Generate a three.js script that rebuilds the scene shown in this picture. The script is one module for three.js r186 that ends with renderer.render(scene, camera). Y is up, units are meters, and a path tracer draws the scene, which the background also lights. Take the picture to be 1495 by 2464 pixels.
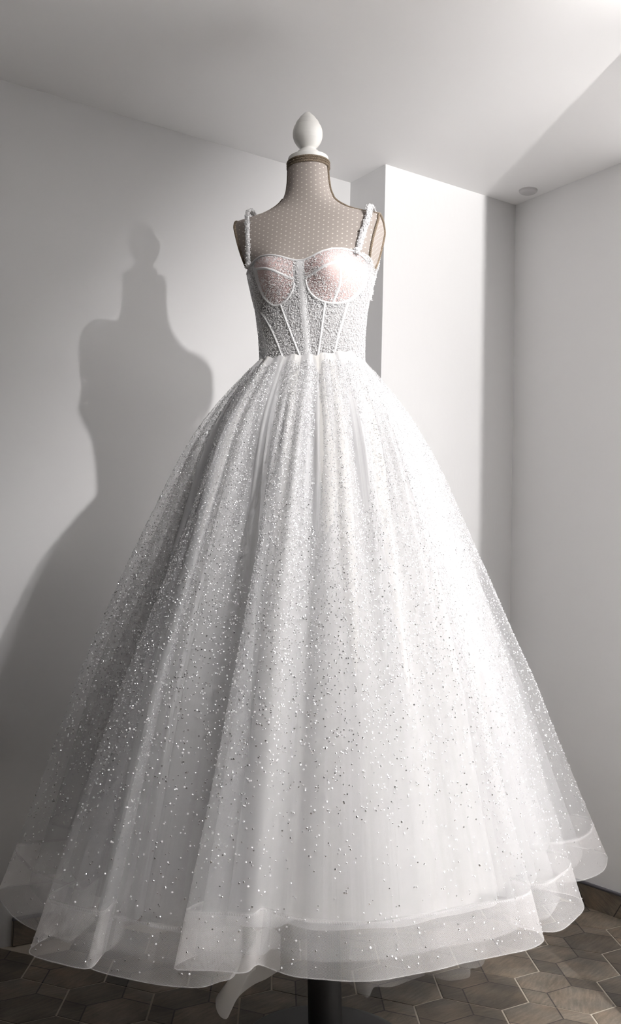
import * as THREE from 'three';
import { RoundedBoxGeometry } from 'three/addons/geometries/RoundedBoxGeometry.js';
import { ImprovedNoise } from 'three/addons/math/ImprovedNoise.js';
import { mergeGeometries } from 'three/addons/utils/BufferGeometryUtils.js';

// ---------------------------------------------------------------- camera, light, exposure
const R = Math.PI / 180;
const scene = new THREE.Scene();
scene.background = new THREE.Color(0x000000);
const camera = new THREE.PerspectiveCamera(53.83, 1495 / 2464, 0.05, 30);
camera.rotation.order = 'YXZ';
camera.rotation.set(3.687 * R, -33.722 * R, 1.49 * R);
camera.position.set(0, 1, 0);
scene.add(camera);
const renderer = new THREE.WebGLRenderer({ antialias: true });
renderer.toneMapping = THREE.LinearToneMapping;
renderer.toneMappingExposure = 1.64;
renderer.shadowMap.enabled = true;
const LAMP = new THREE.Vector3(1.286, 2.143, 0);          // unseen lamp to the right of the photographer, just under the ceiling
const aim = (az, el) => new THREE.Vector3(LAMP.x + Math.sin(az * R) * Math.cos(el * R), LAMP.y + Math.sin(el * R), LAMP.z - Math.cos(az * R) * Math.cos(el * R));
const key = new THREE.SpotLight(0xfefcfb, 10.6, 0, 89 * R, 1, 2);       // the unseen lamp's front, lighting walls and gown
const ceilingFill = new THREE.SpotLight(0xfefcfb, 21, 0, 70 * R, 1, 2);    // added fill, turned up at the ceiling to lift the shade
const down = new THREE.SpotLight(0xfefcfb, 60, 0, 20 * R, .7, 2);        // added fill, aimed at the added white board on the floor
key.target.position.copy(aim(41, 1)); ceilingFill.target.position.copy(aim(60, 50)); down.target.position.set(1.75, 0, -.72);
for (const l of [key, ceilingFill, down]) { l.position.copy(LAMP); l.shadow.radius = 1.1; scene.add(l, l.target); }

// ---------------------------------------------------------------- helpers
const noise = new ImprovedNoise();
let seed = 12345;
const rnd = () => { seed = (seed + 0x6D2B79F5) | 0; let t = Math.imul(seed ^ (seed >>> 15), 1 | seed); t = (t + Math.imul(t ^ (t >>> 7), 61 | t)) ^ t; return ((t ^ (t >>> 14)) >>> 0) / 4294967296; };
const gauss = () => Math.sqrt(-2 * Math.log(1 - rnd() * .9999)) * Math.cos(2 * Math.PI * rnd());
const clamp = (x, a, b) => Math.min(b, Math.max(a, x));
const smooth = (a, b, x) => { const t = clamp((x - a) / (b - a), 0, 1); return t * t * (3 - 2 * t); };
const used = new Map();
const numbered = (n) => { const k = used.get(n) || 0; used.set(n, k + 1); return k ? `${n}_${String(k).padStart(3, '0')}` : n; };
function thing(name, label, category, [x, y, z] = [0, 0, 0], turn = 0) {
  const o = new THREE.Group(); o.name = numbered(name); o.position.set(x, y, z); o.rotation.y = turn;
  o.userData = { label, category }; scene.add(o); return o;
}
function obj(name, geo, mat, parent, extra) {
  const m = new THREE.Mesh(Array.isArray(geo) ? mergeGeometries(geo.map((g) => (g.index ? g.toNonIndexed() : g))) : geo, mat);
  m.name = parent ? name : numbered(name); m.castShadow = m.receiveShadow = true;
  if (extra) Object.assign(m.userData, extra);
  (parent || scene).add(m); return m;
}
const struct = (name, geo, mat, extra = {}) => obj(name, geo, mat, null, { kind: 'structure', ...extra });
const box = (x0, x1, y0, y1, z0, z1) => { const g = new THREE.BoxGeometry(x1 - x0, y1 - y0, z1 - z0); g.translate((x0 + x1) / 2, (y0 + y1) / 2, (z0 + z1) / 2); return g; };
// grid of points f(i, j) -> [x, y, z], uv(i, j)
function grid(nu, nv, f, uv, closed = false) {
  const pos = [], uvs = [], idx = [];
  for (let j = 0; j <= nv; j++) for (let i = 0; i <= nu; i++) { pos.push(...f(i / nu, j / nv)); uvs.push(...(uv ? uv(i / nu, j / nv) : [i / nu, j / nv])); }
  for (let j = 0; j < nv; j++) for (let i = 0; i < nu; i++) { const a = j * (nu + 1) + i; idx.push(a, a + 1, a + nu + 2, a, a + nu + 2, a + nu + 1); }
  const g = new THREE.BufferGeometry();
  g.setAttribute('position', new THREE.Float32BufferAttribute(pos, 3)); g.setAttribute('uv', new THREE.Float32BufferAttribute(uvs, 2)); g.setIndex(idx);
  g.computeVertexNormals();
  if (closed) { // weld the normals along the seam
    const n = g.attributes.normal;
    for (let j = 0; j <= nv; j++) { const a = j * (nu + 1), b = a + nu; const v = new THREE.Vector3(n.getX(a) + n.getX(b), n.getY(a) + n.getY(b), n.getZ(a) + n.getZ(b)).normalize(); n.setXYZ(a, v.x, v.y, v.z); n.setXYZ(b, v.x, v.y, v.z); }
  }
  return g;
}
function dataTex(w, h, fn, { srgb = false, rx = 1, ry = 1 } = {}) {
  const d = new Uint8Array(w * h * 4);
  for (let y = 0; y < h; y++) for (let x = 0; x < w; x++) { const c = fn(x / w, y / h, x, y); const k = (y * w + x) * 4; const a = Array.isArray(c) ? c : [c, c, c]; for (let q = 0; q < 3; q++) d[k + q] = clamp(a[q] * 255, 0, 255); d[k + 3] = 255; }
  const t = new THREE.DataTexture(d, w, h, THREE.RGBAFormat); t.magFilter = t.minFilter = THREE.LinearFilter; t.wrapS = t.wrapT = THREE.RepeatWrapping; t.repeat.set(rx, ry);
  if (srgb) t.colorSpace = THREE.SRGBColorSpace; t.needsUpdate = true; return t;
}
// noise that repeats over [0,1) with n cells
const tileNoise = (u, v, n, m, z) => { // blend of four shifted samples keeps the edges joined
  const f = (a, b) => noise.noise(a * n, b * m, z);
  return f(u, v) * (1 - u) * (1 - v) + f(u - 1, v) * u * (1 - v) + f(u, v - 1) * (1 - u) * v + f(u - 1, v - 1) * u * v;
};
const std = (o) => new THREE.MeshStandardMaterial(o);
const lin = (r, g, b) => new THREE.Color().setRGB(r, g, b);

// ---------------------------------------------------------------- materials
const plasterBump = dataTex(512, 512, (u, v, x, y) => .5 + .25 * tileNoise(u, v, 60, 60, 1.3) + .15 * tileNoise(u, v, 140, 140, 4.1) + .12 * tileNoise(u, v, 9, 9, 7.7));
const plaster = (r, g, b) => std({ color: lin(r, g, b), roughness: .93, bumpMap: plasterBump, bumpScale: .0008 });
const M = {
  wallBack: plaster(.635, .63, .63), wall: plaster(.90, .893, .89), ceiling: plaster(.87, .862, .86), dim: plaster(.05, .048, .046),  // one wall paint, darkened behind and lightened at right to balance the light
  rail: std({ color: lin(.10, .095, .11), roughness: .45 }),
  grout: std({ color: lin(.46, .41, .34), roughness: .95 }),
  black: std({ color: lin(.006, .006, .007), roughness: .55 }),
  blackBase: std({ color: lin(.007, .007, .008), roughness: .42 }),
  white: std({ color: lin(.84, .83, .80), roughness: .32 }),
  braid: null,
};
//BODY-BEGIN
// Dress-form shape, in the form's own axes: p to its left hand (viewer's right), y up, q out of its chest.
const LEAN = -0.045, FACE = 13 * Math.PI / 180;
const lerpTab = (tab, x, k) => {
  if (x <= tab[0][0]) return tab[0][k];
  for (let i = 1; i < tab.length; i++) if (x <= tab[i][0]) {
    const [a, b] = [tab[i - 1], tab[i]], t = (x - a[0]) / (b[0] - a[0]);
    return a[k] + (b[k] - a[k]) * t;
  }
  return tab[tab.length - 1][k];
};
// y, half width, depth in front, depth behind
const TORSO = [[1.34, .135, .100, .105], [1.40, .132, .095, .10], [1.44, .122, .084, .084], [1.475, .1135, .077, .070], [1.50, .113, .075, .066], [1.545, .115, .076, .067], [1.60, .121, .082, .071], [1.64, .130, .089, .075],
  [1.67, .136, .094, .078], [1.69, .140, .0925, .080], [1.70, .148, .091, .081], [1.72, .168, .087, .082], [1.745, .190, .081, .081], [1.77, .203, .074, .078], [1.79, .205, .068, .074], [1.804, .194, .063, .068], [1.813, .168, .059, .063],
  [1.820, .136, .056, .059], [1.827, .109, .053, .056], [1.835, .090, .0505, .054], [1.848, .0690, .049, .052], [1.862, .0575, .0475, .050], [1.88, .0505, .047, .049], [1.905, .0470, .0465, .047], [1.945, .0450, .0455, .0455]];
const SN = 2.3;
const armCut = (y) => (y > 1.79 ? .165 : .165 - (1.79 - y) * .262);
const tor = (y, k) => { // smoothed table
  let s = 0; for (const [d, w] of [[-.006, .25], [0, .5], [.006, .25]]) s += w * lerpTab(TORSO, y + d, k); return s;
};
const ringRoot = (r) => Math.pow(Math.max(0, 1 - Math.pow(Math.min(1, Math.abs(r)), SN)), 1 / SN);
const bust = (p, y) => { // the two cups of the bodice
  const f = (c) => Math.exp(-(((p - c) / .050) ** 2) - (y > 1.668 ? ((y - 1.668) / .050) ** 2 : ((y - 1.668) / .043) ** 2));
  return .030 * (f(-.066) + f(.066));
};
const form = { half: (y) => tor(y, 1), front: (p, y) => tor(y, 2) * ringRoot(p / tor(y, 1)) + .5 * bust(p, y), back: (p, y) => -tor(y, 3) * ringRoot(p / tor(y, 1)) };
const bodiceFront = (p, y) => (tor(y, 2) + .006) * ringRoot(p / (tor(y, 1) + .005)) + bust(p, y);
const bodiceBack = (p, y) => -(tor(y, 3) + .006) * ringRoot(p / (tor(y, 1) + .005));
const place = (p, y, q) => [LEAN * y + p * Math.cos(FACE) - q * Math.sin(FACE), y, p * Math.sin(FACE) + q * Math.cos(FACE)];
//BODY-END

// ---------------------------------------------------------------- room
const CEIL = 2.337, ZB = -2.719, ZP = -2.526, XP = 1.943, XR = 2.5285, XL = -.75, ZF = 1.3, T = .12;
struct('floor', box(XL - T, XR + T, -.14, -.0085, ZB - T, ZF + T), std({ color: lin(.06, .052, .045), roughness: .8 }));  // slab past the tiles is out of view, kept dark to cut reflected light
struct('ceiling', box(XL - T, XR + T, CEIL, CEIL + T, ZB - T, ZF + T), M.ceiling);
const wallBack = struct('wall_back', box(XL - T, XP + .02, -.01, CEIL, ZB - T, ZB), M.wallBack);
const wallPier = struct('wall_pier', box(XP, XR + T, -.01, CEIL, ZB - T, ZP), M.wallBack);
const wallRight = struct('wall_right', box(XR, XR + T, -.01, CEIL, ZP, ZF + T), M.wall);
struct('unseen_wall_left', box(XL - T, XL, -.01, CEIL, ZB, ZF + T), M.dim);  // unseen wall, set close and dark to hold back reflected light
struct('unseen_wall_front', box(XL, XR, -.01, CEIL, ZF, ZF + T), M.dim);  // unseen too, dark for the same lower ambient light
struct('unseen_pillar', box(1.9134, 2.145, -.01, CEIL, -1.45, -1.37), M.wall);  // out of view, placed to shade the right wall and the pier's edge

// elongated hexagonal floor tiles; each carries the printed dark outline of a second, shifted hexagon net
const HX = .165, HZ = .246, E0 = .044, E1 = .121;   // column pitch, row pitch, half top edge, half width
function tileTexture(k) {
  const tones = [0, 1, 2, 3].map(() => .82 + .36 * rnd());
  const tint = rnd() * .05, ang = (rnd() - .5) * .5;
  const seg = (px, pz, a, b) => { const dx = b[0] - a[0], dz = b[1] - a[1], t = clamp(((px - a[0]) * dx + (pz - a[1]) * dz) / (dx * dx + dz * dz), 0, 1); return Math.hypot(px - a[0] - t * dx, pz - a[1] - t * dz); };
  const zc = -.015, L = [[[-E0, zc], [E0, zc]]];
  for (const sx of [-1, 1]) for (const sz of [-1, 1]) L.push([[sx * E0, zc], [sx * E1, zc + sz * .123]]);
  return dataTex(256, 256, (u, v) => {
    const x = (u - .5) * .26, z = (v - .5) * .26;
    const s = Math.sign(x) || 1, d = (Math.abs(x) - E0) - Math.abs(z - zc) * (E1 - E0) / .123;
    const reg = d > 0 ? (s > 0 ? 0 : 1) : z < zc ? 2 : 3;
    const a = ang + reg * .15, xr = x * Math.cos(a) - z * Math.sin(a), zr = x * Math.sin(a) + z * Math.cos(a);
    let g = tones[reg] * (1 + .13 * noise.noise(xr * 24, zr * 150, k * 7.1) + .10 * noise.noise(xr * 90, zr * 520, k * 3.3) + .20 * noise.noise(x * 14, z * 14, k * 9.7) + .1 * noise.noise(x * 700, z * 700, k));
    const warm = .04 * noise.noise(x * 18, z * 18, k * 5.5) + tint;
    let c = [.395 * g * (1 + warm), .37 * g, .335 * g * (1 - warm)];
    let dl = 1; for (const [p, q] of L) dl = Math.min(dl, seg(x, z, p, q));
    const ink = 1 - smooth(.0011, .0019, dl + .0005 * noise.noise(x * 400, z * 400, 2));
    return c.map((v2, i) => v2 * (1 - ink) + [.19, .17, .155][i] * ink);
  }, { srgb: true });
}
const tileMats = [...Array(6)].map((_, k) => std({ map: tileTexture(k + 1), roughness: .62, bumpMap: plasterBump, bumpScale: .0005 }));
function hexTile(inset) {
  const h = HZ / 2, k = inset, P = (f) => [[-E0, -h], [E0, -h], [E1, 0], [E0, h], [-E0, h], [-E1, 0]].map(([x, z]) => { const r = Math.hypot(x, z); return [x * (1 - f / r), z * (1 - f / r)]; });
  const rings = [[P(k), -.008], [P(k), -.0009], [P(k + .0009), 0]];
  const pos = [], uv = [], put = (p, y) => { pos.push(p[0], y, p[1]); uv.push(p[0] / .26 + .5, p[1] / .26 + .5); };
  for (let r = 0; r < 2; r++) for (let i = 0; i < 6; i++) { const a = rings[r][0][i], b = rings[r][0][(i + 1) % 6], c = rings[r + 1][0][(i + 1) % 6], d = rings[r + 1][0][i], y0 = rings[r][1], y1 = rings[r + 1][1]; put(a, y0); put(c, y1); put(b, y0); put(a, y0); put(d, y1); put(c, y1); }
  const top = rings[2][0];
  for (let i = 0; i < 6; i++) { put([0, 0], 0); put(top[(i + 1) % 6], 0); put(top[i], 0); }
  const g = new THREE.BufferGeometry(); g.setAttribute('position', new THREE.Float32BufferAttribute(pos, 3)); g.setAttribute('uv', new THREE.Float32BufferAttribute(uv, 2)); g.computeVertexNormals(); return g;
}
const hexGeo = hexTile(.0027), floorObj = scene.getObjectByName('floor');
obj('grout', box(.1, XR, -.0085, -.0016, ZB, -.35), M.grout, floorObj);
for (let i = -11; i <= 3; i++) for (let j = -9; j <= 6; j++) {
  const x = 1.958 + i * HX, z = -1.757 + (Math.abs(i) % 2) * HZ / 2 + j * HZ;
  if (x > XR + .05 || x < .15 || z < ZB - .02 || z > -.45) continue;
  const m = obj('tile', hexGeo, tileMats[Math.floor(rnd() * 6)], floorObj); m.position.set(x, 0, z);
}
// skirting: a row of cut floor tiles under a dark rounded rail, along the right wall, the pier and part of the back wall
const SK = .066, skMat = tileMats.map((m) => m);
function skirting(name, ax, x0, z0, len, dir) { // runs from (x0, z0) along x (ax 0) or z (ax 1), standing out towards dir
  const root = struct(name, (() => { const g = new THREE.BoxGeometry(len, SK - .004, .006); g.translate(0, SK / 2, 0); return g; })(), M.grout);
  const n = Math.max(1, Math.round(len / .29)), w = len / n;
  for (let i = 0; i < n; i++) {
    const g = new RoundedBoxGeometry(w - .002, SK, .0085, 1, .0012); const uv = g.attributes.uv, p = g.attributes.position;
    for (let q = 0; q < uv.count; q++) uv.setXY(q, p.getX(q) / .26 + .5 + rnd() * 0, p.getY(q) / .26 + .5 + (i % 3) * .13);
    const m = obj('tile', g, skMat[(i * 2 + 1) % 6], root); m.position.set(-len / 2 + w * (i + .5), SK / 2, .0035);
  }
  const rail = new THREE.CapsuleGeometry(.0055, len - .004, 4, 10); rail.rotateZ(Math.PI / 2); rail.translate(0, SK + .004, .0045);
  obj('rail', rail, M.rail, root);
  if (ax === 0) root.position.set(x0 + len / 2, 0, z0 + dir * .003); else { root.rotation.y = dir < 0 ? -Math.PI / 2 : Math.PI / 2; root.position.set(x0 + dir * .003, 0, z0 + len / 2); }
  return root;
}
skirting('baseboard_back', 0, .892, ZB, XP - .892 - .002, 1);
skirting('baseboard_pier', 0, XP, ZP, XR - XP - .012, 1);
skirting('baseboard_pier_side', 1, XP, ZB + .012, ZP - ZB - .012, -1);
skirting('baseboard_right', 1, XR, ZP + .012, 1.05, -1);

// ---------------------------------------------------------------- dress form
const BASE = [1.30466, 0, -1.84339], TURN = -33.722 * R;
const formObj = thing('dress_form', 'beige polka-dot dress form on a black pedestal stand, wearing the white sparkling gown', 'dress form', BASE, TURN);
const dots = (() => { // two staggered columns of oval dots to a repeat of 21.2 x 11.4 mm
  const W = 21.2, H = 11.4;
  return dataTex(256, 128, (u, v) => {
    const x = u * W, y = v * H; let d = 9;
    for (const [cx, cy] of [[5.3, 2.85], [15.9, 8.55]]) for (const oy of [-H, 0, H]) for (const ox of [-W, 0, W]) d = Math.min(d, Math.hypot((x - cx - ox) / 1.2, y - cy - oy));
    const k = 1 - smooth(1.15, 1.6, d), w = 1 + .035 * Math.sin(u * 2 * Math.PI * 40) + .03 * noise.noise(u * 60, v * 40, 3);
    return [.625 * w * (1 - k) + .82 * k, .59 * w * (1 - k) + .795 * k, .565 * w * (1 - k) + .775 * k];
  }, { srgb: true, rx: 1 / .0212, ry: 1 / .0114 });
})();
const dotted = std({ map: dots, roughness: .85 });
M.braid = std({ color: lin(.19, .145, .10), roughness: .75, bumpMap: dataTex(64, 64, (u, v) => .5 + .5 * Math.sin((u + v) * 2 * Math.PI) * Math.sin(v * 2 * Math.PI * 2), { rx: 1, ry: 1 }), bumpScale: .001 });
{ // torso: rings from hip to neck, the arms cut off flat
  const NU = 144, ys = []; for (let y = 1.34; y < 1.70; y += .01) ys.push(y); for (let y = 1.70; y < 1.80; y += .005) ys.push(y); for (let y = 1.80; y < 1.89; y += .002) ys.push(y); for (let y = 1.89; y <= 1.9451; y += .005) ys.push(y);
  const ringAt = (y) => { const pts = []; let arc = 0, prev = null;
    for (let i = 0; i <= NU; i++) { const th = -Math.PI / 2 + i / NU * 2 * Math.PI, c = Math.cos(th), s = Math.sin(th), k = Math.pow(Math.pow(Math.abs(c), SN) + Math.pow(Math.abs(s), SN), -1 / SN), a = form.half(y), cut = armCut(y);
      let p = a * c * k, q = s >= 0 ? tor(y, 2) * s * k : tor(y, 3) * s * k;
      if (s > 0) q += .5 * bust(p, y) * Math.pow(s, .5);
      p = clamp(p, -cut, cut);
      const P = place(p, y, q); if (prev) arc += Math.hypot(P[0] - prev[0], P[2] - prev[2]); prev = P; pts.push([P, arc]); }
    const half = pts[NU / 2][1]; for (const q of pts) q[1] -= half; return pts; };
  const rings = ys.map(ringAt), n = ys.length - 1;
  const tg = grid(NU, n, (u, v) => rings[Math.round(v * n)][Math.round(u * NU)][0], (u, v) => [rings[Math.round(v * n)][Math.round(u * NU)][1], ys[Math.round(v * n)]], true);
  obj('torso', tg, dotted, formObj);
  const cap = new THREE.CircleGeometry(.125, 40); cap.rotateX(Math.PI / 2); cap.scale(1, 1, .75); cap.translate(LEAN * 1.34, 1.342, 0); obj('bottom_board', cap, M.black, formObj);
}
const tube = (pts, r, seg = 8, flat = 1) => { const c = new THREE.CatmullRomCurve3(pts.map((p) => new THREE.Vector3(...p)), false, 'centripetal'); const len = c.getLength(); return new THREE.TubeGeometry(c, Math.max(8, Math.round(len / .004)), r, seg, false); };
function braidUV(g, len) { const uv = g.attributes.uv; for (let i = 0; i < uv.count; i++) uv.setXY(i, uv.getX(i) * len / .004, uv.getY(i) * 2); return g; }
const plen = (pts) => pts.slice(1).reduce((s, p, i) => s + Math.hypot(p[0] - pts[i][0], p[1] - pts[i][1], p[2] - pts[i][2]), 0);
for (const side of [-1, 1]) {
  const seam = []; // down the side of the neck and along the front rim of the shoulder
  for (let y = 1.936; y > 1.862; y -= .008) seam.push(place(side * (form.half(y) + .0012), y, .004));
  for (let p = .060; p <= .1655; p += .005) { let y = 1.90; while (y > 1.70 && form.front(p, y) < .012) y -= .0003; seam.push(place(side * p, y + .0018, .0125)); }
  obj('shoulder_braid', braidUV(tube(seam, .0026), plen(seam)), M.braid, formObj);
  const loop = [], edge = (y) => { const r = armCut(y) / form.half(y); return r >= 1 ? 0 : ringRoot(r); };
  const lys = []; for (let y = 1.703; y <= 1.8125; y += .004) lys.push(y);
  for (const y of lys) loop.push(place(side * (armCut(y) + .0008), y, tor(y, 2) * edge(y)));
  for (const y of [...lys].reverse()) loop.push(place(side * (armCut(y) + .0008), y, -tor(y, 3) * edge(y)));
  loop.push(loop[0]);
  obj('armhole_braid', braidUV(tube(loop, .003), plen(loop)), M.braid, formObj);
}
{ // neck trim, cap and turned finial
  const tilt = new THREE.Group(); // axis leans with the form
  const lean = (g, y) => { g.rotateZ(-LEAN); g.translate(LEAN * y, y, 0); return g; };
  const bandPts = []; for (let i = 0; i <= 8; i++) bandPts.push(new THREE.Vector2(.0455 + .003 * Math.sin(i / 8 * Math.PI), -.008 + .016 * i / 8));
  const parts = [lean(new THREE.LatheGeometry(bandPts, 64), 1.9395)];
  for (const dy of [-.0055, 0, .0055]) parts.push(lean((() => { const t = new THREE.TorusGeometry(.0478, .0026, 8, 120); braidUV(t, .30); t.rotateX(Math.PI / 2); return t; })(), 1.9395 + dy));
  obj('neck_braid', parts, M.braid, formObj);
  const px = .00030; // radius and height steps of the turned profile
  const prof = [[0, .1093], [.0030, .1089], [.0068, .1068], [.0100, .1036], [.0120, .1003], [.0122, .0992], [.0150, .0986], [.0178, .0955], [.0204, .0912], [.0212, .0890], [.0214, .0880], [.0240, .0874], [.0262, .0835], [.0284, .0780], [.0290, .0755], [.0291, .0746], [.0312, .0738], [.0338, .0650], [.0345, .0570], [.0340, .0490], [.0318, .0415], [.0280, .0345], [.0230, .0280], [.0185, .0235], [.0170, .0215], [.0168, .0200], [.0178, .0185], [.0215, .0165], [.0250, .0140], [.0262, .0120], [.0266, .0105], [.0285, .0098], [.0295, .0070], [.0297, .0040], [.0280, 0], [0, 0]].map(([r, y]) => new THREE.Vector2(r, y));
  obj('finial', lean(new THREE.LatheGeometry(prof.reverse().flatMap((p, i, a) => (i + 1 < a.length ? [p.clone().lerp(a[i + 1], .12), p.clone().lerp(a[i + 1], .5), p.clone().lerp(a[i + 1], .88)] : [p])), 72), 1.9583), M.white, formObj);
  const disc = [[0, 0], [.0445, 0], [.0462, .0012], [.0465, .003], [.0465, .0098], [.0458, .0112], [.0440, .012], [0, .012]].map(([r, y]) => new THREE.Vector2(r, y));
  obj('neck_cap', lean(new THREE.LatheGeometry(disc, 72), 1.9468), M.white, formObj);
}
{ // pedestal
  const top = new THREE.Vector3(LEAN * 1.36, 1.36, 0), c = new THREE.LineCurve3(new THREE.Vector3(0, .012, .018), top);
  obj('pole', new THREE.TubeGeometry(c, 12, .0365, 40, false), M.black, formObj);
  const prof = [[0, .016], [.055, .016], [.1, .0155], [.15, .0145], [.165, .0125], [.1715, .009], [.173, .005], [.172, .001], [.165, 0], [0, 0]].map(([r, y]) => new THREE.Vector2(r, y));
  obj('base', new THREE.LatheGeometry(prof.reverse(), 96).translate(0, 0, .018), M.blackBase, formObj);
  const col = [[.0366, .014], [.044, .0165], [.041, .021], [.0372, .024]].map(([r, y]) => new THREE.Vector2(r, y));
  obj('collar', new THREE.LatheGeometry(col, 48).translate(0, 0, .018), M.black, formObj);
}

// ---------------------------------------------------------------- gown
const gown = thing('wedding_gown', 'white strapped ball gown of sparkling tulle with pink-lined corset, hanging on the dress form', 'dress', BASE, TURN);
const streak = dataTex(1024, 4, (u) => clamp(.86 + .14 * tileNoise(u, .5, 90, 1, 2.2) + .10 * tileNoise(u, .5, 260, 1, 8.2) + .16 * tileNoise(u, .5, 30, 1, 5.2), 0, 1), { rx: 1, ry: 1 });
const tulle = (op) => std({ color: lin(.77, .77, .785), roughness: 1, transparent: true, opacity: op, alphaMap: streak, side: THREE.DoubleSide });
const net = (() => dataTex(64, 64, (u, v) => { // diagonal mesh, one diamond to a repeat
  const a = Math.abs(((u + v) % 1) - .5), b = Math.abs(((u - v + 1) % 1) - .5); const d = .5 - Math.max(a, b); return d < .11 ? 1 : .36; }, { rx: 1 / .0021, ry: 1 / .0026 }))();
M.horsehair = new THREE.MeshPhysicalMaterial({ color: lin(.90, .885, .89), roughness: .55, transmission: .3, thickness: 0, ior: 1.3, transparent: true, opacity: .7, alphaMap: net, side: THREE.DoubleSide });
M.hemFold = new THREE.MeshPhysicalMaterial({ color: lin(.92, .91, .91), roughness: .8, transmission: .35, thickness: 0, transparent: true, opacity: .28, side: THREE.DoubleSide });
M.lining = std({ color: lin(.77, .75, .72), roughness: .75, side: THREE.DoubleSide });
M.tail = new THREE.MeshPhysicalMaterial({ color: lin(.74, .73, .72), roughness: .9, transmission: .3, thickness: 0, transparent: true, opacity: .85, side: THREE.DoubleSide });
M.tailSoft = new THREE.MeshPhysicalMaterial({ color: lin(.62, .61, .60), roughness: .9, transmission: .3, thickness: 0, transparent: true, opacity: .3, side: THREE.DoubleSide });
M.silver = std({ color: lin(.80, .80, .81), metalness: .9, roughness: .2 });
M.pearlWhite = std({ color: lin(.92, .915, .93), metalness: .25, roughness: .25 });
M.pearl = std({ color: lin(.80, .795, .80), metalness: .3, roughness: .36 });

// hem line, seen from above, in metres about the pedestal: deep flutes that fold over one another
const HEM = [[-.685, .33, .09], [-.640, .315, .19], [-.616, .31, .222], [-.589, .305, .245], [-.549, .30, .265], [-.500, .30, .292], [-.480, .31, .268], [-.470, .31, .20], [-.500, .305, .22], [-.556, .30, .356], [-.483, .30, .411], [-.427, .30, .426], [-.418, .305, .400], [-.420, .30, .330], [-.448, .285, .362], [-.349, .275, .410], [-.282, .265, .411], [-.234, .265, .412], [-.205, .27, .400], [-.182, .27, .380], [-.170, .29, .300], [-.230, .31, .36], [-.279, .32, .471], [-.204, .32, .475], [-.147, .32, .477], [-.134, .325, .460], [-.125, .315, .435], [-.075, .305, .457], [-.010, .30, .452], [.034, .30, .451], [.115, .30, .433], [.227, .30, .366], [.322, .30, .309], [.418, .30, .235], [.424, .305, .205], [.375, .30, .12], [.400, .295, .15], [.467, .29, .149], [.524, .295, .064], [.554, .30, .003], [.555, .305, -.035], [.46, .305, -.11], [.50, .305, -.14], [.574, .305, -.150], [.646, .31, -.205], [.690, .315, -.283], [.703, .32, -.350], [.62, .325, -.40], [.56, .325, -.46], [.60, .32, -.55], [.50, .32, -.62], [.38, .32, -.56], [.30, .32, -.62], [.22, .32, -.70], [.10, .32, -.68], [.02, .32, -.60], [-.08, .32, -.68], [-.22, .32, -.68], [-.28, .32, -.58], [-.38, .32, -.60], [-.50, .325, -.52], [-.52, .33, -.40], [-.57, .335, -.34], [-.655, .34, -.20], [-.665, .34, -.08], [-.60, .335, -.03], [-.60, .33, .02]];
const NS = 900;
const hemCurve = new THREE.CatmullRomCurve3(HEM.map((p) => new THREE.Vector3(...p)), true, 'centripetal');
const hemPts = [...Array(NS)].map((_, i) => hemCurve.getPointAt(i / NS));
const hemLen = hemCurve.getLength();
const WC = [LEAN * 1.478, 0];                                     // middle of the waist
// the hem with its folds smoothed away, and the waist angle each strip of cloth hangs from
const blur = (vals, sig) => { const n = vals.length, w = Math.ceil(sig * 2.6), out = []; for (let i = 0; i < n; i++) { let s = 0, t = 0; for (let k = -w; k <= w; k++) { const g = Math.exp(-.5 * (k / sig) ** 2); s += g * vals[(i + k + n * 4) % n]; t += g; } out.push(s / t); } return out; };
const SIG = 62, su = blur(hemPts.map((p) => p.x), SIG), sw = blur(hemPts.map((p) => p.z), SIG), sy = blur(hemPts.map((p) => p.y), SIG);
const ang = []; { let a0 = null, acc = 0; for (let i = 0; i < NS; i++) { const a = Math.atan2(sw[i], su[i] - WC[0] * .4); if (a0 !== null) { let d = a - a0; while (d > Math.PI) d -= 2 * Math.PI; while (d < -Math.PI) d += 2 * Math.PI; acc += d; } else acc = a; a0 = a; ang.push(acc); } }
const waistPt = (a) => { // follows the form's waist
  const p0 = Math.cos(a - FACE), q0 = Math.sin(a - FACE), k = Math.pow(Math.pow(Math.abs(p0), SN) + Math.pow(Math.abs(q0), SN), -1 / SN);
  return place(.1215 * p0 * k, 1.484 + .004 * noise.noise(a * 3.1, .4, 9) + .0025 * Math.sin(23 * a) + .009 * Math.exp(-(((a - 1.0) / .35) ** 2)) + .009 * Math.exp(-(((a + 2 * Math.PI - 1.0) / .35) ** 2)), (q0 > 0 ? .0865 : .078) * q0 * k);
};
const FLARE = [[0, 0], [.02, .045], [.06, .135], [.12, .235], [.24, .360], [.43, .550], [.61, .715], [.80, .850], [1, 1]];
const flare = (t) => { let s = 0; for (const [d, w] of [[-.03, .25], [0, .5], [.03, .25]]) { const x = t + d; s += w * (x < 0 ? x * 2.2 : x > 1 ? 1 + (x - 1) * .78 : lerpTab(FLARE, x, 1)); } return Math.max(0, s); };
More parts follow.
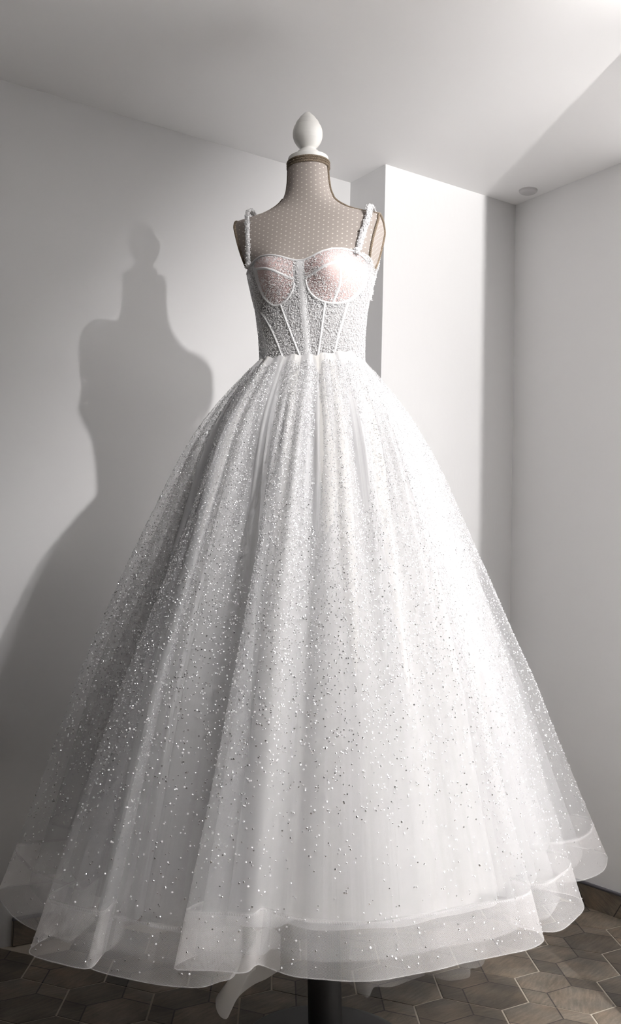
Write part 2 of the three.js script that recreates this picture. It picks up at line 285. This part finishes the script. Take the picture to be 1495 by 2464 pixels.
// one layer of skirt: shrink towards the body, how far the flutes reach, gathers of its own
function layer({ size = 1, fold = 1, foldPow = 1.15, ph = 0, amp = 1, end = 1, hemY = 0 }) {
  return (s, t0) => {
    const fi = ((s % 1) + 1) % 1 * NS, i = Math.floor(fi) % NS, j = (i + 1) % NS, f = fi - Math.floor(fi), mix = (a) => a[i] + ((a === ang && j === 0 ? a[j] + Math.sign(ang[NS - 1] - ang[0]) * 2 * Math.PI : a[j]) - a[i]) * f;
    const t = t0 * end, a = mix(ang), W = waistPt(a), g = flare(t), fd = Math.pow(t, foldPow) * fold;
    const hx = hemPts[i].x + (hemPts[j].x - hemPts[i].x) * f, hz = hemPts[i].z + (hemPts[j].z - hemPts[i].z) * f, hy = hemPts[i].y + (hemPts[j].y - hemPts[i].y) * f;
    const cx = mix(su) * 1.045, cz = mix(sw) * 1.045;
    let x = W[0] + (cx * size - W[0]) * g + (hx - cx) * fd * size, z = W[2] + (cz * size - W[2]) * g + (hz - cz) * fd * size;
    const y = W[1] + ((mix(sy) + hemY) - W[1]) * t + (hy - mix(sy)) * fd;
    // gathers
    const q = Math.min(t, 1), A = amp * (.0032 + .017 * smooth(.02, .22, q)) * (1 - .72 * smooth(.35, 1, q)) * smooth(0, .03, q + .012);
    const wv = Math.sin(11 * a + ph) * .55 + Math.sin(19 * a + 2.1 * ph + 1) * .5 + Math.sin(31 * a + 1.3 * ph) * .28 * (1 - .6 * q) + Math.sin(53 * a + ph * 3) * .22 * (1 - smooth(.1, .5, q)) + 1.1 * noise.noise(a * 2.4, q * 1.2, ph + 3);
    const ca = Math.cos(a), sa = Math.sin(a), tw = .6 * A * Math.cos(15 * a + ph * 1.7) * q;
    x += ca * A * wv - sa * tw; z += sa * A * wv + ca * tw;
    return [x, y, z];
  };
}
const outer = layer({});
const B0 = .922;                                                   // where the stiff hem band begins
const skirtUV = (s, t) => [s * hemLen, t * 1.3];
const skirtGeo = (fn, t0, t1, nu, nv) => grid(nu, nv, (u, v) => fn(u, t0 + (t1 - t0) * v), (u, v) => skirtUV(u, t0 + (t1 - t0) * v), true);
const NU = 1100;
obj('lining_skirt', skirtGeo(layer({ size: .80, fold: .35, ph: 4.1, amp: .8, end: .955 }), 0, 1, 420, 46), M.lining, gown);
obj('under_skirt', skirtGeo(layer({ size: .87, fold: .6, foldPow: 1.4, ph: 2.2, amp: 1.0, end: .955 }), 0, 1, 640, 50), tulle(.5), gown);
obj('under_skirt', skirtGeo(layer({ size: .94, fold: .85, foldPow: 1.2, ph: 5.3, amp: 1.1, end: .985 }), 0, 1, 800, 56), tulle(.3), gown);
const outerSkirt = obj('tulle_skirt', skirtGeo(outer, 0, B0 + .004, NU, 70), tulle(.26), gown, { label: 'sheer sequinned tulle overskirt' });
const band = obj('hem_band', grid(NU, 8, (u, v) => outer(u, B0 + (1 - B0) * v), (u, v) => [u * hemLen, v * .1], true), M.horsehair, gown, { label: 'stiff mesh band along the hem' });
{ // the band's folded upper edge and the corded lower edge
  obj('hem_fold', grid(NU, 2, (u, v) => { const P = outer(u, B0 - .002 + .005 * v); return P; }, null, true), M.hemFold, band);
  const c = new THREE.CatmullRomCurve3([...Array(700)].map((_, i) => new THREE.Vector3(...outer(i / 700, 1))), true);
  obj('hem_cord', new THREE.TubeGeometry(c, 1400, .0012, 5, true), M.hemFold, band);
}
// pointed ends of the soft lining that hang below the hem
function tail(pts, w, bend) { // outline in (u, y), curled in depth
  const sh = new THREE.Shape(); pts.forEach(([x, y], i) => (i ? sh.lineTo(x, y) : sh.moveTo(x, y)));
  const g0 = new THREE.ShapeGeometry(sh), curve = new THREE.SplineCurve(pts.map(([x, y]) => new THREE.Vector2(x, y))).getPoints(60);
  const top = [pts[0], pts[pts.length - 1]];
  const xs0 = Math.min(...pts.map((p) => p[0])), xs1 = Math.max(...pts.map((p) => p[0]));
  // upper edge straight, lower edge the outline
  const N = 48;
  return grid(N, 14, (u, v) => { const k = u * (curve.length - 1), i = Math.min(curve.length - 2, Math.floor(k)), f = k - i; const lx = curve[i].x + (curve[i + 1].x - curve[i].x) * f, ly = curve[i].y + (curve[i + 1].y - curve[i].y) * f; const tx = top[0][0] + (top[1][0] - top[0][0]) * u, ty = top[0][1] + (top[1][1] - top[0][1]) * u + .09; return [lx + (tx - lx) * v, ly + (ty - ly) * v, w + bend * Math.sin(u * 5 + v * 2) + .02 * v]; });
}
obj('lining_tail', tail([[-.15, .19], [-.19, .165], [-.224, .146], [-.229, .123], [-.220, .102], [-.206, .094], [-.197, .110], [-.183, .132], [-.155, .152], [-.129, .163], [-.100, .182]], .12, .02), M.tail, gown);
obj('lining_tail', tail([[.02, .21], [.050, .192], [.076, .175], [.088, .195], [.11, .193], [.13, .192], [.155, .199], [.19, .212]], .2, .012), M.tailSoft, gown);
obj('lining_tail', tail([[.20, .20], [.24, .192], [.282, .200], [.287, .216], [.300, .214], [.316, .219], [.322, .24]], .15, .012), M.tailSoft, gown);

// sequins on the overskirt: dense at the waist, scattered at the hem
function scatter(name, geo, mat, parent, list) {
  const im = new THREE.InstancedMesh(geo, mat, list.length); im.name = name; im.userData.kind = 'stuff'; im.castShadow = im.receiveShadow = true;
  const m = new THREE.Matrix4(); list.forEach((e, i) => im.setMatrixAt(i, m.compose(e.p, e.q, e.s))); parent.add(im); return im;
}
const Q = (n, jitter) => { const v = n.clone().add(new THREE.Vector3(gauss(), gauss(), gauss()).multiplyScalar(jitter)).normalize(); const q = new THREE.Quaternion().setFromUnitVectors(new THREE.Vector3(0, 0, 1), v); return q.multiply(new THREE.Quaternion().setFromAxisAngle(new THREE.Vector3(0, 0, 1), rnd() * 6.28)); };
const sequin = new THREE.SphereGeometry(1, 6, 4); sequin.rotateX(Math.PI / 2); sequin.scale(1, 1, .42);
const flatSequin = sequin.toNonIndexed(); flatSequin.computeVertexNormals();
{
  const list = [], e = 1e-3;
  const v3 = (a) => new THREE.Vector3(...a);
  for (let k = 0; k < 420000; k++) {
    const s = rnd(), t = .015 + .98 * Math.pow(rnd(), 1.0);
    const P = v3(outer(s, t)), du = v3(outer(s + e, t)).sub(P), dv = v3(outer(s, t + e)).sub(P), nrm = du.clone().cross(dv);
    const area = nrm.length() / (e * e);                             // square metres per unit of (s, t)
    const dens = 1400 + 85000 * Math.pow(1 - t, 2.3) + 60000 * Math.exp(-t / .12);
    if (rnd() > dens * area / 420000) continue;
    nrm.normalize(); if (nrm.x * (P.x + .03) + nrm.z * P.z < 0) nrm.negate();
    const r = (.00100 + .00085 * smooth(.05, .75, t)) * (.7 + .6 * rnd());
    list.push({ p: P.addScaledVector(nrm, .0007), q: Q(nrm, .35), s: new THREE.Vector3(r, r * (.75 + .4 * rnd()), r) });
  }
  scatter('sequins', flatSequin, M.silver, outerSkirt, list.filter((_, i) => i % 5 < 3)); scatter('sequins', flatSequin, M.pearlWhite, outerSkirt, list.filter((_, i) => i % 5 >= 3));;
}

// ---------------------------------------------------------------- corset bodice
const NECK = [[-.150, 1.678], [-.1265, 1.6869], [-.119, 1.6905], [-.1064, 1.6964], [-.0889, 1.7005], [-.0661, 1.6990], [-.0417, 1.694], [-.0257, 1.6893], [-.0076, 1.6853], [.0017, 1.6850], [.0139, 1.6860], [.031, 1.6918], [.0519, 1.7018], [.0736, 1.7094], [.0945, 1.7118], [.1149, 1.7100], [.1303, 1.704], [.1396, 1.697], [.150, 1.682]];
const neckY = (p) => lerpTab(NECK, p, 1);
const corsetMat = new THREE.MeshPhysicalMaterial({ color: lin(.72, .715, .73), roughness: .7, transparent: true, opacity: .6, side: THREE.DoubleSide });
const tape = new THREE.MeshPhysicalMaterial({ color: lin(.70, .695, .70), roughness: .6, side: THREE.DoubleSide });
const cupMat = new THREE.MeshPhysicalMaterial({ color: lin(.58, .435, .42), roughness: .65, side: THREE.DoubleSide });
const corset = (() => { // theta 0..1 round the body, from the neckline (or back edge) down to the waist
  const N = 220, yTop = (th) => { const c = Math.cos(th), s = Math.sin(th); if (s >= 0) return neckY(.1425 * c); const b = -s; return 1.682 - .075 * smooth(0, .75, b); };
  return grid(N, 44, (u, v) => {
    const th = -Math.PI / 2 + u * 2 * Math.PI, c = Math.cos(th), s = Math.sin(th), y = yTop(th) + (1.474 - yTop(th)) * v, k = Math.pow(Math.pow(Math.abs(c), SN) + Math.pow(Math.abs(s), SN), -1 / SN);
    const p = (tor(y, 1) + .005) * c * k, q = s >= 0 ? (tor(y, 2) + .006) * s * k + bust(p, y) * Math.pow(s, .5) : (tor(y, 3) + .006) * s * k;
    return place(p, y, q);
  }, (u, v) => [u * .8, v * .2], true);
})();
const bodice = obj('bodice', corset, corsetMat, gown);
const onBody = (p, y, off = 0) => { // a point on the corset's front, lifted off along its normal
  const lim = (tor(y, 1) + .005) * .995, pc = clamp(p, -lim, lim), e = .001, q = bodiceFront(pc, y);
  const n = new THREE.Vector3(-(bodiceFront(clamp(pc + e, -lim, lim), y) - bodiceFront(clamp(pc - e, -lim, lim), y)) / (2 * e), -(bodiceFront(pc, y + e) - bodiceFront(pc, y - e)) / (2 * e), 1); n.x = clamp(n.x, -3, 3); n.normalize();
  return place(pc + n.x * off, y + n.y * off, q + n.z * off);
};
const spl = (pts, n) => new THREE.SplineCurve(pts.map((p) => new THREE.Vector2(...p))).getPoints(n);
// a raised channel of the given width along a line on the corset
function ribbon(pts, w0, w1, lift = .0025) {
  const n = 60, c = spl(pts, n);
  return grid(n, 6, (u, v) => { const i = Math.round(u * n), a = c[Math.max(0, i - 1)], b = c[Math.min(n, i + 1)], dx = b.x - a.x, dy = b.y - a.y, L = Math.hypot(dx, dy) || 1, w = (w0 + (w1 - w0) * u) * (v - .5); return onBody(c[i].x - dy / L * w, c[i].y + dx / L * w, .0008 + lift * Math.sin(v * Math.PI)); }, (u, v) => [u * .1, v * .01]);
}
// cups: pink panels between neckline and underwire
const WIRE_L = [[-.0139, 1.6395], [-.0215, 1.6208], [-.0365, 1.6043], [-.0537, 1.5955], [-.0694, 1.5975], [-.0887, 1.6165], [-.0985, 1.641], [-.1034, 1.6600], [-.1070, 1.6800]];
const WIRE_R = [[.012, 1.6448], [.0168, 1.6236], [.0294, 1.6084], [.0492, 1.5987], [.0734, 1.5969], [.0971, 1.6047], [.1163, 1.6228], [.1291, 1.6465], [.1331, 1.6652], [.1350, 1.6850]];
function cup(wire) {
  const c = spl(wire, 80), p0 = Math.min(...c.map((v) => v.x)), p1 = Math.max(...c.map((v) => v.x));
  const low = (p) => { let y = 1.70; for (let i = 1; i < c.length; i++) { const a = c[i - 1], b = c[i]; if ((a.x - p) * (b.x - p) <= 0 && a.x !== b.x) y = Math.min(y, a.y + (b.y - a.y) * (p - a.x) / (b.x - a.x)); } return y; };
  return grid(60, 40, (u, v) => { const p = p0 + (p1 - p0) * u, a = Math.min(low(p), neckY(p) - .002), b = neckY(p) - .001; return onBody(p, a + (b - a) * v, .0009); });
}
for (const [wire, inner, bandPts] of [[WIRE_L, [-.0076, 1.684], [[-.1015, 1.6753], [-.0771, 1.6689], [-.0591, 1.6632], [-.0414, 1.6561], [-.0149, 1.6456]]], [WIRE_R, [.0139, 1.685], [[.0122, 1.6469], [.0385, 1.6574], [.0654, 1.6697], [.086, 1.6787], [.1092, 1.6832], [.1259, 1.6779], [.1331, 1.6652]]]]) {
  const k = obj('cup', cup(wire), cupMat, gown, { label: 'pink-lined beaded cup' });
  obj('underwire', ribbon(wire, .006, .006), tape, k);
  obj('cup_seam', ribbon(bandPts, .006, .006, .0018), tape, k);
  if (wire === WIRE_R) obj('cup_seam', ribbon([[.0904, 1.6785], [.0873, 1.642], [.0779, 1.6196], [.067, 1.5982]], .005, .006, .0014), tape, k);
  else obj('cup_seam', ribbon([[-.1000, 1.6745], [-.0985, 1.655], [-.0930, 1.628], [-.0800, 1.606]], .006, .006, .0014), tape, k);
}
obj('busk', ribbon([[.0022, 1.685], [.0017, 1.637], [.0022, 1.5894], [.0048, 1.5437], [.008, 1.4757]], .021, .018, .002), tape, gown);
for (const b of [[[-.1011, 1.5870], [-.0831, 1.5599], [-.0652, 1.5224], [-.0475, 1.4756]], [[-.0497, 1.5966], [-.0381, 1.5594], [-.0246, 1.5215], [-.007, 1.476]], [[.0496, 1.5976], [.043, 1.5594], [.0368, 1.5201], [.0294, 1.4755]], [[.0969, 1.6020], [.0844, 1.5618], [.0724, 1.5216], [.0648, 1.4836]]]) obj('boning', ribbon(b, .0065, .0065, .0028), tape, gown);
{
  const pts = []; for (let p = -.138; p <= .1381; p += .004) pts.push(onBody(p, neckY(p), .001));
  obj('neckline_trim', tube(pts, .0026), tape, gown);
}
// straps over the shoulders, thick with beads
const beadOn = []; // beads gathered while the surfaces are at hand
for (const [side, line] of [[-1, [[-.1300, 1.688], [-.1285, 1.710], [-.1265, 1.7331], [-.1280, 1.7719], [-.1296, 1.7928]]], [1, [[.1205, 1.704], [.1245, 1.7158], [.1334, 1.7493], [.1423, 1.7789], [.1470, 1.8000]]]]) {
  const c = spl(line, 30), pts = [];
  const w = side < 0 ? .0052 : .0066, hgt = .0026;                  // half width and half thickness; the strap lies on the form, and over the braid on the shoulder
  c.forEach((v, i) => { const k = smooth(.5, 1, i / 30), nb = v.y < neckY(v.x) + .010 ? bodiceFront(v.x, v.y) : 0; pts.push(place(v.x, v.y, Math.max(form.front(v.x, v.y), nb) + hgt + .0046 + .0015 * k)); });
  const last = c[c.length - 1], pl = last.x, yTop = (() => { for (let y = 1.95; y > 1.75; y -= .0004) if (form.half(y) >= Math.abs(pl) - w) return y; })();
  const q0 = form.front(pl, last.y) + hgt + .0061, lift = hgt + .0062;
  for (let k = 1; k <= 9; k++) { const t = k / 9 * Math.PI / 2; pts.push(place(pl, last.y + (yTop + lift - last.y) * Math.pow(Math.sin(t), .8), q0 * Math.pow(Math.cos(t), .55))); }
  const qb = form.back(pl, 1.77) - hgt - .003;
  for (let k = 1; k <= 9; k++) { const t = k / 9 * Math.PI / 2; pts.push(place(pl, 1.77 + (yTop + lift - 1.77) * Math.cos(t), qb * Math.sin(t))); }
  for (const [p, y] of [[pl * .985, 1.74], [pl * .96, 1.71], [pl * .93, 1.68], [pl * .90, 1.655], [pl * .87, 1.632]]) pts.push(place(p, y, Math.min(form.back(p, y), bodiceBack(p, y)) - hgt - .003));
  const cv = new THREE.CatmullRomCurve3(pts.map((p) => new THREE.Vector3(...p)), false, 'centripetal');
  const mid = new THREE.Vector3(...place(pl * .85, 1.72, 0)), NSW = 170, fr = [...Array(NSW + 1)].map((_, i) => { const P = cv.getPointAt(i / NSW), T = cv.getTangentAt(i / NSW), N = P.clone().sub(mid); N.addScaledVector(T, -N.dot(T)).normalize(); return [P, N, T.clone().cross(N).normalize()]; });
  const g = grid(14, NSW, (u, v) => { const [P, N, S] = fr[Math.round(v * NSW)], t = u * 2 * Math.PI; return [P.x + N.x * hgt * Math.sin(t) + S.x * w * Math.cos(t), P.y + N.y * hgt * Math.sin(t) + S.y * w * Math.cos(t), P.z + N.z * hgt * Math.sin(t) + S.z * w * Math.cos(t)]; }, (u, v) => [u, v * 20], true);
  const st = obj('strap', g, tape, gown, { label: 'beaded shoulder strap' });
  const list = []; const pa = g.attributes.position, na = g.attributes.normal;
  for (let k = 0; k < 1500; k++) { const i = Math.floor(rnd() * pa.count), n = new THREE.Vector3().fromBufferAttribute(na, i), r = .0009 + .0007 * rnd(); list.push({ p: new THREE.Vector3().fromBufferAttribute(pa, i).add(new THREE.Vector3(gauss(), gauss(), gauss()).multiplyScalar(.0009)), q: Q(n, .5), s: new THREE.Vector3(r, r * 1.4, r) }); }
  scatter('beads', flatSequin, M.pearl, st, list);
}
{ // glitter over the corset
  const pa = corset.attributes.position, na = corset.attributes.normal, ix = corset.index, list = [], tri = [], A = new THREE.Vector3(), B = new THREE.Vector3(), C = new THREE.Vector3(); let tot = 0;
  for (let i = 0; i < ix.count; i += 3) { A.fromBufferAttribute(pa, ix.getX(i)); B.fromBufferAttribute(pa, ix.getX(i + 1)); C.fromBufferAttribute(pa, ix.getX(i + 2)); tot += B.clone().sub(A).cross(C.clone().sub(A)).length() / 2; tri.push(tot); }
  for (let k = 0; k < 27000; k++) {
    const x = rnd() * tot; let lo = 0, hi = tri.length - 1; while (lo < hi) { const m = (lo + hi) >> 1; if (tri[m] < x) lo = m + 1; else hi = m; }
    const i = lo * 3; let a = rnd(), b = rnd(); if (a + b > 1) { a = 1 - a; b = 1 - b; }
    A.fromBufferAttribute(pa, ix.getX(i)); B.fromBufferAttribute(pa, ix.getX(i + 1)); C.fromBufferAttribute(pa, ix.getX(i + 2));
    const P = A.clone().addScaledVector(B.clone().sub(A), a).addScaledVector(C.clone().sub(A), b), n = new THREE.Vector3().fromBufferAttribute(na, ix.getX(i));
    const w = toAxis(P); if (w.x * n.x + w.z * n.z < 0) n.negate();
    const r = .00055 + .00045 * rnd();
    list.push({ p: P.addScaledVector(n, .0023), q: Q(n, .45), s: new THREE.Vector3(r, r * (1.2 + .8 * rnd()), r) });
  }
  scatter('glitter', flatSequin, M.pearl, bodice, list);
}
function toAxis(P) { return new THREE.Vector3(P.x - LEAN * P.y, 0, P.z); }

// ---------------------------------------------------------------- small things
{ // round grey disc on the ceiling, near the right-hand corner
  const t = thing('ceiling_disc', 'small round grey disc on the ceiling near the corner', 'ceiling cover', [2.464, CEIL, -2.403]);
  const prof = [[0, -.010], [.018, -.0098], [.026, -.0085], [.030, -.005], [.0315, 0]].map(([r, y]) => new THREE.Vector2(r, y));
  obj('cover', new THREE.LatheGeometry(prof, 40), std({ color: lin(.55, .54, .54), roughness: .9 }), t);
}
{ // unseen lamp beside the photographer, placed to light pier, walls and gown
  const t = thing('unseen_lamp', 'unseen bare bulb lamp on a tall stand with a sloping black shade plate', 'lamp', [LAMP.x, 0, LAMP.z]);
  const FLAG = .2, P0 = .16;                                                  // the stand stands behind the bulb
  for (let k = 0; k < 3; k++) { const a = k * 2.094 + .5; const c = new THREE.LineCurve3(new THREE.Vector3(0, .45, P0), new THREE.Vector3(Math.cos(a) * .42, .01, P0 + Math.sin(a) * .42)); obj('leg', new THREE.TubeGeometry(c, 4, .009, 10), M.black, t); }
  const c = new THREE.CylinderGeometry(.012, .014, LAMP.y - .38, 16); c.translate(0, .40 + (LAMP.y - .38) / 2, P0); obj('pole', c, M.black, t);
  const arm = new THREE.CylinderGeometry(.010, .014, P0 - .03, 16); arm.rotateX(Math.PI / 2); arm.translate(0, LAMP.y, .03 + (P0 - .03) / 2); obj('socket', arm, M.black, t);
  const f = new THREE.SphereGeometry(.034, 24, 16); f.translate(0, LAMP.y, 0);
  obj('glowing_bulb', f, std({ color: 0x222222, emissive: lin(1, .98, .96), emissiveIntensity: 6 }), t);
  // unseen black plate, placed so its sloping edge shades the upper left of the room
  const z = -FLAG, k = FLAG / 2.7199, on = (x, y) => [(x - LAMP.x) * k, LAMP.y + (y - LAMP.y) * k];
  const a = on(1.64, 2.277), b = on(.8267, 1.2804), dx = b[0] - a[0], dy = b[1] - a[1], L = Math.hypot(dx, dy), ex = dx / L, ey = dy / L, nx = ey, ny = -ex; // n points to the upper left
  const s = (FLAG / .2), q = (u, v) => [a[0] + ex * u + nx * v * -1, a[1] + ey * u + ny * v * -1];
  const sg = nx * 1 + 0 < 0 ? -1 : 1;
  const pt = (u, v) => [a[0] + ex * u + sg * nx * -v, a[1] + ey * u + sg * ny * -v];
  const sh = new THREE.Shape(); [[-.11 * s, 0], [.30 * s, 0], [.24 * s, .16 * s], [-.02 * s, .16 * s]].forEach(([u, v], i) => { const w = pt(u, v); i ? sh.lineTo(...w) : sh.moveTo(...w); }); sh.closePath();
  const g = new THREE.ExtrudeGeometry(sh, { depth: .002, bevelEnabled: false }); g.translate(0, 0, z);
  obj('unseen_shade_plate', g, M.black, t);
  const m = pt(.12 * s, .1 * s), rod = new THREE.LineCurve3(new THREE.Vector3(m[0], m[1], z + .001), new THREE.Vector3(0, LAMP.y - .03, .06));
  obj('unseen_shade_plate_arm', new THREE.TubeGeometry(rod, 4, .003, 8), M.black, t);
}
{ // added white board, out of view, throwing fill light up into the room
  const t = thing('added_reflector_board', 'added white reflector board lying flat on the floor, out of view, for fill light', 'reflector', [1.75, 0, -.72], .1);
  const g = new RoundedBoxGeometry(.84, .012, .70, 2, .004); g.translate(0, .006, 0); obj('board', g, std({ color: lin(.88, .88, .88), roughness: .9 }), t);
}
{ // dark wooden stool, only its rounded edge reaches into the picture at the left
  const t = thing('wooden_stool', 'dark brown wooden stool at the left edge of the picture, only its rounded rim showing', 'stool', [.578, 0, -2.46]);
  const wood = std({ color: lin(.055, .03, .018), roughness: .5 });
  const g = new RoundedBoxGeometry(.26, .022, .30, 3, .009); g.translate(0, .467, 0); obj('seat', g, wood, t);
  for (const sx of [-1, 1]) for (const sz of [-1, 1]) { const c = new THREE.CylinderGeometry(.014, .011, .456, 12); c.translate(sx * .105, .228, sz * .12); obj('leg', c, wood, t); }
  for (const sx of [-1, 1]) { const c = new RoundedBoxGeometry(.014, .03, .23, 1, .003); c.translate(sx * .105, .43, 0); obj('apron', c, wood, t); }
}
scene.traverse((o) => { if (o.isLight) o.castShadow = true; });
renderer.render(scene, camera);
